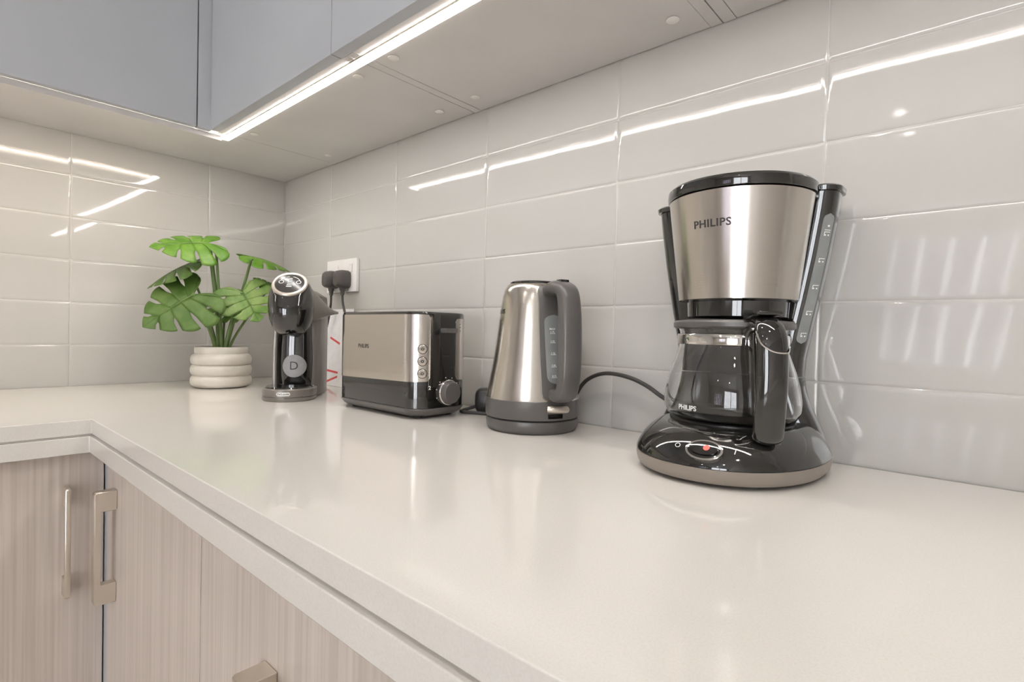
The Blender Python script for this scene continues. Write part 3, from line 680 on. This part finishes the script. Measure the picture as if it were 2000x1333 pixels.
# ================================================================== capsule coffee machine
FT = Vector((0.5807, -0.2574)); TH = math.radians(50); fdir = Vector((math.sin(TH), -math.cos(TH)))
oc = FT - fdir * 0.10 + Vector((-0.0116, -0.0103))
cp = thing('capsule_machine', 'small black capsule coffee machine with round head and drip tray', 'coffee machine', (oc.x, oc.y, ZC), TH)
def dsec(hw, yf, yb, z, n=40):
    """front half round, back straight"""
    pts = []
    for i in range(n + 1):
        a = PI + PI * i / n; pts.append((hw * math.cos(a), yf + hw + hw * math.sin(a), z))
    pts += [(hw, yb, z), (-hw, yb, z)]
    return pts
tr = loft('drip_tray', [dsec(0.049, -0.0985, -0.02, 0.0), dsec(0.052, -0.100, -0.02, 0.003), dsec(0.052, -0.100, -0.02, 0.0075), dsec(0.0508, -0.099, -0.02, 0.0083), dsec(0.0508, -0.099, -0.02, 0.009), dsec(0.052, -0.100, -0.02, 0.0098), dsec(0.0525, -0.1003, -0.02, 0.024), dsec(0.050, -0.0985, -0.02, 0.0262)], M_gunm, cp)
loft('tray_grid', [dsec(0.047, -0.0955, -0.022, 0.0262), dsec(0.045, -0.0935, -0.022, 0.0290)], M_black, tr)
# maker's badge on the tray front
def tray_pt(u, z, d): r = 0.0523 + d; return (r * math.sin(u), -0.100 + 0.0523 - r * math.cos(u), z)
def badge_pt(u, v, d):
    w = 0.0135; k = 0.0038; x = -w + 2 * w * u; h = k * math.sqrt(max(0.0, 1 - (max(0, abs(x) - (w - k)) / k) ** 2)); return tray_pt(0.05 + x / 0.0523, 0.0165 + h * (2 * v - 1), d + 0.0004)
bd = patch('brand_badge', badge_pt, 0, 1, 0, 1, 24, 2, M_wink, tr, 0.0008)
text('brand_lettering', "De'Longhi", 0.0056, lambda x, y: tray_pt(0.05 + x / 0.0523, 0.0165 + y, 0.0015), M_ink, tr, 0.0001)
def prof_body(z):   # rear housing half-width, front y, back y
    return rrect(0.050, 0.055, 0.020, z, 8, 0, 0.062)
loft('rear_housing', [prof_body(0.002), prof_body(0.006), prof_body(0.10), prof_body(0.20), rrect(0.048, 0.050, 0.02, 0.225, 8, 0, 0.062), rrect(0.03, 0.03, 0.02, 0.238, 8, 0, 0.060)], M_gunm, cp)
col = []
for z, hw, yf in ((0.024, 0.0335, -0.040), (0.045, 0.0345, -0.0435), (0.08, 0.0350, -0.0450), (0.11, 0.0345, -0.0440), (0.14, 0.0330, -0.0420), (0.165, 0.032, -0.040)):
    col.append(superell(hw * 1.1, 0.001 * 0 + (-yf) * 1.0, 0.02, 2.6, 3, z, 48, 0, 0.030))
loft('front_column', col, M_black, cp)
for s in (-1,):
    loft('column_cheek', [rrect(0.0055, 0.026, 0.004, z, 4, s * (0.0410 + dx), 0.020) for z, dx in ((0.026, 0), (0.06, 0.001), (0.10, 0.001), (0.150, -0.001))], M_gunm, cp)
BC = Vector((0.002, 0, 0.0685))
def col_pt(x, z, d=0.0):
    hw, yf = 0.0385, 0.0450; c = max(-0.999, min(0.999, x / hw)); return (x, -(yf * (1 - abs(c) ** 2.6) ** (1 / 2.6)) - d + 0.030, z)
n = 40; bv = [col_pt(BC.x, BC.z, 0.0016)]
for q in (0.005, 0.010, 0.015, 0.020, 0.0245): bv += [col_pt(BC.x + q * math.cos(2 * PI * i / n), BC.z + q * math.sin(2 * PI * i / n), 0.0016) for i in range(n)]
bv += [col_pt(BC.x + 0.0250 * math.cos(2 * PI * i / n), BC.z + 0.0250 * math.sin(2 * PI * i / n), 0.0) for i in range(n)]
bf = [(0, 1 + i, 1 + (i + 1) % n) for i in range(n)] + [(1 + k * n + i, 1 + (k + 1) * n + i, 1 + (k + 1) * n + (i + 1) % n, 1 + k * n + (i + 1) % n) for k in range(5) for i in range(n)]
rb = from_vf('round_badge', bv, bf, M_badge, cp)
text('badge_letter', 'D', 0.026, lambda x, y: col_pt(BC.x + x, BC.z + y, 0.0022), M_ink, rb)
# head: rounded pod that curls forward to the tilted round display
TD = math.radians(46); ax = Vector((0, -math.sin(TD), math.cos(TD))); sx_ = Vector((1, 0, 0)); sy_ = ax.cross(sx_)
def hsect(r, y, z, tilt, n=56, sq=1.0):
    a = math.radians(tilt); dy = Vector((0, math.cos(a), math.sin(a)))
    return [tuple(Vector((0, y, z)) + sx_ * (r * math.cos(2 * PI * i / n)) + dy * (r * sq * math.sin(2 * PI * i / n))) for i in range(n)]
HS = [(0.006, -0.036, 0.1355, 0), (0.018, -0.036, 0.1365, 0), (0.029, -0.036, 0.1420, 1), (0.0375, -0.036, 0.1540, 3), (0.0430, -0.036, 0.1700, 7), (0.0460, -0.0365, 0.1880, 13), (0.0465, -0.0385, 0.2050, 21), (0.0450, -0.0415, 0.2195, 30), (0.0420, -0.0450, 0.2310, 38), (0.0385, -0.0480, 0.2390, 43), (0.0355, -0.0505, 0.2430, 46)]
loft('head', [hsect(*q) for q in HS], M_black, cp, angle=60)
HC = Vector((0, -0.0505, 0.2430)) - ax * 0.0575
def hring(r, h, n=56): return [tuple(HC + sx_ * (r * math.cos(2 * PI * i / n)) + sy_ * (r * math.sin(2 * PI * i / n)) + ax * h) for i in range(n)]
rg = loft('display_ring', [hring(r, h) for r, h in ((0.0358, 0.0570), (0.0362, 0.0600), (0.0345, 0.0622), (0.0305, 0.0626), (0.0290, 0.0612))], M_silver, cp, cap0=False, cap1=False)
loft('display', [hring(0.0300, 0.0570), hring(0.0300, 0.0612), hring(0.0290, 0.0616)], M_display, rg)
def disp_pt(x, y, d=0.0622): p = HC + sx_ * x + sy_ * y + ax * d; return tuple(p)
dv, df = [], []
def dq(x0, x1, y0, y1):
    n0 = len(dv); dv.extend([disp_pt(x0, y0), disp_pt(x1, y0), disp_pt(x1, y1), disp_pt(x0, y1)]); df.append((n0, n0 + 1, n0 + 2, n0 + 3))
for k in range(6): dq(-0.0035 - 0.0004 * k, 0.0035 + 0.0004 * k, 0.014 - 0.0050 * k, 0.0163 - 0.0050 * k)
for sx in (-1, 1):
    for k in range(16):
        a0, a1 = 2 * PI * k / 16, 2 * PI * (k + 1) / 16; n0 = len(dv)
        for a, r in ((a0, 0.0040), (a1, 0.0040), (a1, 0.0054), (a0, 0.0054)): dv.append(disp_pt(sx * 0.0175 + r * math.cos(a), 0.004 + r * math.sin(a)))
        df.append((n0, n0 + 1, n0 + 2, n0 + 3))
    for k in range(10):
        a0, a1 = math.radians(90 - sx * (10 + 5.5 * k)), math.radians(90 - sx * (10 + 5.5 * (k + 1))); n0 = len(dv)
        for a, r in ((a0, 0.0205), (a1, 0.0205), (a1, 0.0218), (a0, 0.0218)): dv.append(disp_pt(r * math.cos(a), r * math.sin(a)))
        df.append((n0, n0 + 1, n0 + 2, n0 + 3))
from_vf('display_marks', dv, df, M_wink, rg, False)
# locking lever that tapers off the side of the head to a point
lp = spline([(0.0, -0.018, 0.203), (0.024, -0.002, 0.199), (0.046, 0.014, 0.194), (0.066, 0.030, 0.190), (0.082, 0.044, 0.189)], 6)
def lsec(i, n):
    f = i / (n - 1); r = 0.0440 * (1 - f) ** 1.3 + 0.003; h = 0.0600 * (1 - f) ** 1.9 + 0.003 + 0.010 * math.sin(PI * f) * (1 - f)
    return [(r * math.cos(2 * PI * j / 32), h * math.sin(2 * PI * j / 32)) for j in range(32)]
loft('locking_lever', sweep_loops(lp, lsec), M_gunm, cp, angle=60)

# ================================================================== potted plant
PB = Vector((0.1994, -0.2493)); RT = Vector((0.3399, 0.9404, 0)); TC = Vector((0.9404, -0.3399, 0)); UPZ = Vector((0, 0, 1))
pl = thing('potted_plant', 'green split-leaf plant in a ribbed off-white ceramic pot', 'plant', (PB.x, PB.y, ZC))
pp = [(0.050, 0.0), (0.0585, 0.0015)]
for c, r in ((0.0165, 0.0690), (0.0435, 0.0690), (0.0690, 0.0685)):
    for k in range(9):
        a = -80 + 160 * k / 8; pp.append((r - 0.0075 + 0.0075 * math.cos(math.radians(a)), c + 0.0130 * math.sin(math.radians(a))))
pp += [(0.0590, 0.0840), (0.0600, 0.0870), (0.0602, 0.0980), (0.0594, 0.1005), (0.0570, 0.1010), (0.0548, 0.0995), (0.0540, 0.0900)]
lathe('pot', pp, M_pot, pl, 72, cap1=False, angle=50)
lathe('soil', [(0.0541, 0.084), (0.0541, 0.0905), (0.03, 0.0925), (0.0, 0.093)], M_soil, pl, 40)
def plant_pt(lat, z, dep): return RT * lat + UPZ * z + TC * dep
def leaf(name, base, tip, normal, width, mtl, droop=0.10, fold=0.18, nl=6, back=0.34, cutin=0.45, roll=0.0):
    B = plant_pt(*base); T = plant_pt(*tip) - B; L = T.length; T.normalize()
    N = plant_pt(*normal); N = (N - T * N.dot(T)).normalized(); S = N.cross(T)
    ed = [(-0.06, 0.02), (-back * 0.85, 0.16), (-back, 0.34), (-back * 0.55, 0.50), (0.02, 0.565), (0.25, 0.55), (0.46, 0.47), (0.64, 0.36), (0.80, 0.23), (0.92, 0.10), (1.0, 0.0)]
    E = spline([(a, b, 0) for a, b in ed], 6)
    def edge(s):
        q = s * (len(E) - 1); i = min(int(q), len(E) - 2); p = E[i].lerp(E[i + 1], q - i); return p
    def mid(s): return max(0.0, (s - 0.18) / 0.82) ** 1.4 * 0.94
    V = []; F = []
    for sd in (-1, 1):
        for k in range(nl):
            s0, s1 = k / nl, (k + 1) / nl; nu, nv = 10, 5; o = len(V)
            for i in range(nu + 1):
                u = i / nu
                g = 0.0 if u < cutin or k < 2 else 0.26 * min(1.0, (u - cutin) / 0.12) ** 0.5
                g2 = 0.0 if u < cutin or k >= nl - 1 or k < 1 else 0.06 * min(1.0, (u - cutin) / 0.12) ** 0.5
                for j in range(nv + 1):
                    w = j / nv; s = s0 + (s1 - s0) * (g * 0.55 + (1 - g * 0.55 - g2) * w)
                    e = edge(s); m_ = mid(s)
                    x = m_ + (e.x - m_) * u ** 0.9; y = e.y * u * (1 if k < nl - 1 else 1)
                    rnd = 1 - 0.06 * (2 * w - 1) ** 2 * u ** 2; x = m_ + (x - m_) * rnd; y *= rnd
                    z = -droop * L * max(0, x) ** 2 * 1.0 - fold * y * y * 1.6 + 0.010 * math.sin(w * PI) * u * 0.5 - 0.035 * abs(y) * (0.5 if k % 2 else 1.0) * u
                    p = B + T * (x * L) + S * (sd * y * width) + N * (z * (1.0 if abs(z) > 1 else 1) * L * 1.0)
                    V.append(p)
            for i in range(nu):
                for j in range(nv):
                    q = o + i * (nv + 1) + j; F.append((q, q + 1, q + nv + 2, q + nv + 1) if sd > 0 else (q, q + nv + 1, q + nv + 2, q + 1))
    o = from_vf(name, V, F, mtl, pl, True, 80, recalc=False)
    sm = o.modifiers.new('thickness', 'SOLIDIFY'); sm.thickness = 0.0009; sm.offset = 0
    # midrib
    rib = [B + T * (x * L) + N * ((-droop * L * x * x) * L + 0.0006) for x in (0.0, 0.25, 0.5, 0.75, 0.95)]
    tube('midrib', [tuple(p) for p in rib], 0.0012, M_stem, o, 6, 4, 0.0004)
    return o
LV = [((-0.036, 0.356, 0.01), (-0.152, 0.343, 0.035), (-0.10, 0.83, 0.55), 0.150, M_leafA, 0.9, 0.3),
      ((-0.078, 0.301, -0.01), (-0.168, 0.252, -0.02), (-0.3, 0.93, 0.26), 0.125, M_leafB, 1.6, 0.3),
      ((-0.062, 0.226, 0.035), (-0.164, 0.152, 0.055), (-0.25, 0.55, 0.80), 0.165, M_leafB, 0.8, 0.25),
      ((0.066, 0.334, -0.02), (0.166, 0.322, -0.03), (0.05, 0.96, 0.24), 0.120, M_leafA, 2.2, 0.3),
      ((0.045, 0.237, 0.03), (0.082, 0.166, 0.055), (0.10, 0.50, 0.85), 0.140, M_leafC, 0.6, 0.25),
      ((0.004, 0.214, -0.02), (0.034, 0.162, -0.015), (0.0, 0.45, 0.9), 0.110, M_leafC, 0.8, 0.3),
      ((0.112, 0.262, -0.03), (0.070, 0.282, -0.03), (0.2, 0.85, 0.5), 0.060, M_leafA, 1.0, 0.3)]
for base, tip, nrm, wd, mtl, dr, fo in LV: leaf('leaf', base, tip, nrm, wd, mtl, dr, fo)
ST = [((-0.006, 0.088, 0.0), (-0.012, 0.20, 0.0), (-0.030, 0.351, 0.01), 0.0062), ((0.0, 0.088, 0.006), (-0.006, 0.20, 0.012), (-0.016, 0.352, 0.01), 0.004),
      ((-0.008, 0.088, -0.006), (-0.035, 0.19, -0.010), (-0.076, 0.298, -0.01), 0.0036), ((-0.012, 0.088, 0.010), (-0.030, 0.150, 0.028), (-0.062, 0.231, 0.035), 0.0036),
      ((0.008, 0.088, -0.006), (0.032, 0.19, -0.015), (0.066, 0.333, -0.02), 0.0042), ((0.006, 0.088, 0.008), (0.020, 0.16, 0.018), (0.042, 0.236, 0.03), 0.0055),
      ((0.012, 0.088, 0.0), (0.042, 0.150, -0.012), (0.112, 0.261, -0.03), 0.0034), ((0.002, 0.088, -0.008), (0.004, 0.15, -0.016), (0.008, 0.215, -0.02), 0.0034)]
for a, b, c, r in ST: tube('stem', [tuple(plant_pt(*a)), tuple(plant_pt(*b)), tuple(plant_pt(*c))], r, M_stem, pl, 10, 8, r * 0.72)

# ================================================================== socket, plugs, cords
so = thing('wall_socket', 'white double wall socket on the tiled wall', 'socket', (0.349, 0.0, ZC + 0.2925))
box('face_plate', -0.073, 0.073, -0.0095, -0.0002, -0.0435, 0.0435, M_white, so, 0.0018, 2)
for x in (-0.020, 0.048): box('rocker_switch', x - 0.0075, x + 0.0075, -0.0125, -0.0094, 0.008, 0.029, M_white, so, 0.001)
for x in (0.066,): lathe('red_dot', [(0.001, 0), (0.001, 0.0004)], M_red, so, 10).matrix_local = Matrix.Translation((x - 0.018, -0.0126, 0.026)) @ Matrix.Rotation(PI / 2, 4, 'X')
def plug(label, x, z, pts):
    t = thing('power_plug', label, 'plug', (x, -0.0096, ZC + z), group='plugs in the wall socket')
    L = []
    for y, k in ((0.0, 0.94), (-0.004, 1.0), (-0.020, 1.0), (-0.031, 0.9), (-0.036, 0.72)):
        L.append([(px * k, y, pz * k) for px, pz in ((0.0168 * math.copysign(abs(math.cos(2 * PI * i / 32)) ** 0.55, math.cos(2 * PI * i / 32)), 0.0250 * math.copysign(abs(math.sin(2 * PI * i / 32)) ** 0.6, math.sin(2 * PI * i / 32)) * (0.86 if math.sin(2 * PI * i / 32) < 0 else 1)) for i in range(32))])
    loft('body', L, M_plug, t, angle=50)
    loft('strain_relief', [[(r * math.cos(2 * PI * i / 14), -0.015 + r * math.sin(2 * PI * i / 14), zz) for i in range(14)] for r, zz in ((0.009, -0.018), (0.0075, -0.027), (0.0058, -0.029), (0.0056, -0.033), (0.0050, -0.034), (0.0046, -0.040))], M_plug, t)
    tube('cord', [(0, -0.015, -0.038)] + pts, 0.0031, M_cord, t, 10)
plug('grey plug in the socket half nearest the capsule machine', 0.3260, 0.2805, [(-0.002, -0.015, -0.07), (-0.012, -0.018, -0.12), (-0.035, -0.022, -0.18), (-0.05, -0.026, -0.24), (-0.03, -0.030, -0.2765)])
plug('grey plug in the socket half nearest the toaster', 0.3825, 0.2795, [(0.006, -0.016, -0.065), (0.032, -0.018, -0.115), (0.05, -0.020, -0.17), (0.040, -0.022, -0.22), (0.10, -0.024, -0.265), (0.18, -0.030, -0.2748), (0.26, -0.045, -0.2758)])

# lead of the filter coffee maker, arching along the wall (drawn in world space, hung on the machine)
cd = tube('cord', [(1.085, -0.018, ZC + 0.0035), (1.105, -0.017, ZC + 0.030), (1.130, -0.018, ZC + 0.068), (1.154, -0.019, ZC + 0.0845), (1.183, -0.020, ZC + 0.0910), (1.220, -0.021, ZC + 0.0870), (1.251, -0.022, ZC + 0.0765), (1.274, -0.018, ZC + 0.062), (1.298, -0.012, ZC + 0.048), (1.330, -0.0085, ZC + 0.020), (1.360, -0.0085, ZC + 0.0036), (1.38, -0.014, ZC + 0.012), (1.39, -0.022, ZC + 0.018)], 0.0033, M_cord, CM, 10)
cd.matrix_parent_inverse = Matrix.Translation(CM.location).inverted()
lo_ = thing('loose_plug', 'unplugged black plug lying between toaster and kettle', 'plug', (0.932, -0.046, ZC), math.radians(38))
L = []
for y, k in ((-0.018, 0.70), (-0.014, 0.92), (-0.004, 1.0), (0.010, 1.0), (0.015, 0.94)):
    L.append([(px * k, y, 0.0265 + pz * k) for px, pz in ((0.0205 * math.copysign(abs(math.cos(2 * PI * i / 28)) ** 0.55, math.cos(2 * PI * i / 28)), 0.0235 * math.copysign(abs(math.sin(2 * PI * i / 28)) ** 0.6, math.sin(2 * PI * i / 28))) for i in range(28))])
bodyp = loft('body', L, M_blackm, lo_, angle=50)
for v in bodyp.data.vertices: v.co.z -= 0.0028
for x, z, w in ((-0.011, 0.020, 0.0032), (0.011, 0.020, 0.0032), (0.0, 0.040, 0.004)): box('pin', x - w, x + w, 0.0145, 0.030, z - 0.002, z + 0.002, M_chrome, lo_, 0.0005)
tube('cord', [(-0.016, 0.006, 0.012), (-0.034, 0.008, 0.006), (-0.046, -0.004, 0.0034), (-0.036, -0.018, 0.0034), (-0.005, -0.028, 0.0034), (0.030, -0.040, 0.0034), (0.062, -0.040, 0.0034)], 0.0032, M_cord, lo_, 10)
# leaflet leaning on the wall
lf = thing('leaflet', 'white printed leaflet with red marks between capsule machine and toaster', 'leaflet', (0.345, -0.006, ZC), 0.0)
lm = from_bm('sheet', box_bm(-0.062, 0.062, -0.0006, 0.0006, 0.0, 0.205, 0.0), M_paper, lf, False)
lm.rotation_euler = (math.radians(-6), 0, 0); lm.location = (0, -0.021, 0.0007)
for i, (x0, z0, x1, z1) in enumerate(((-0.036, 0.128, 0.015, 0.112), (-0.042, 0.040, 0.02, 0.036), (-0.036, 0.008, 0.02, 0.026))):
    dx, dz = x1 - x0, z1 - z0; ln = math.hypot(dx, dz); nx, nz = -dz / ln * 0.0028, dx / ln * 0.0028
    from_vf('printed_stroke', [(x0 - nx, -0.0009, z0 - nz), (x1 - nx, -0.0009, z1 - nz), (x1 + nx, -0.0009, z1 + nz), (x0 + nx, -0.0009, z0 + nz)], [(0, 1, 2, 3)], M_red, lm, False)
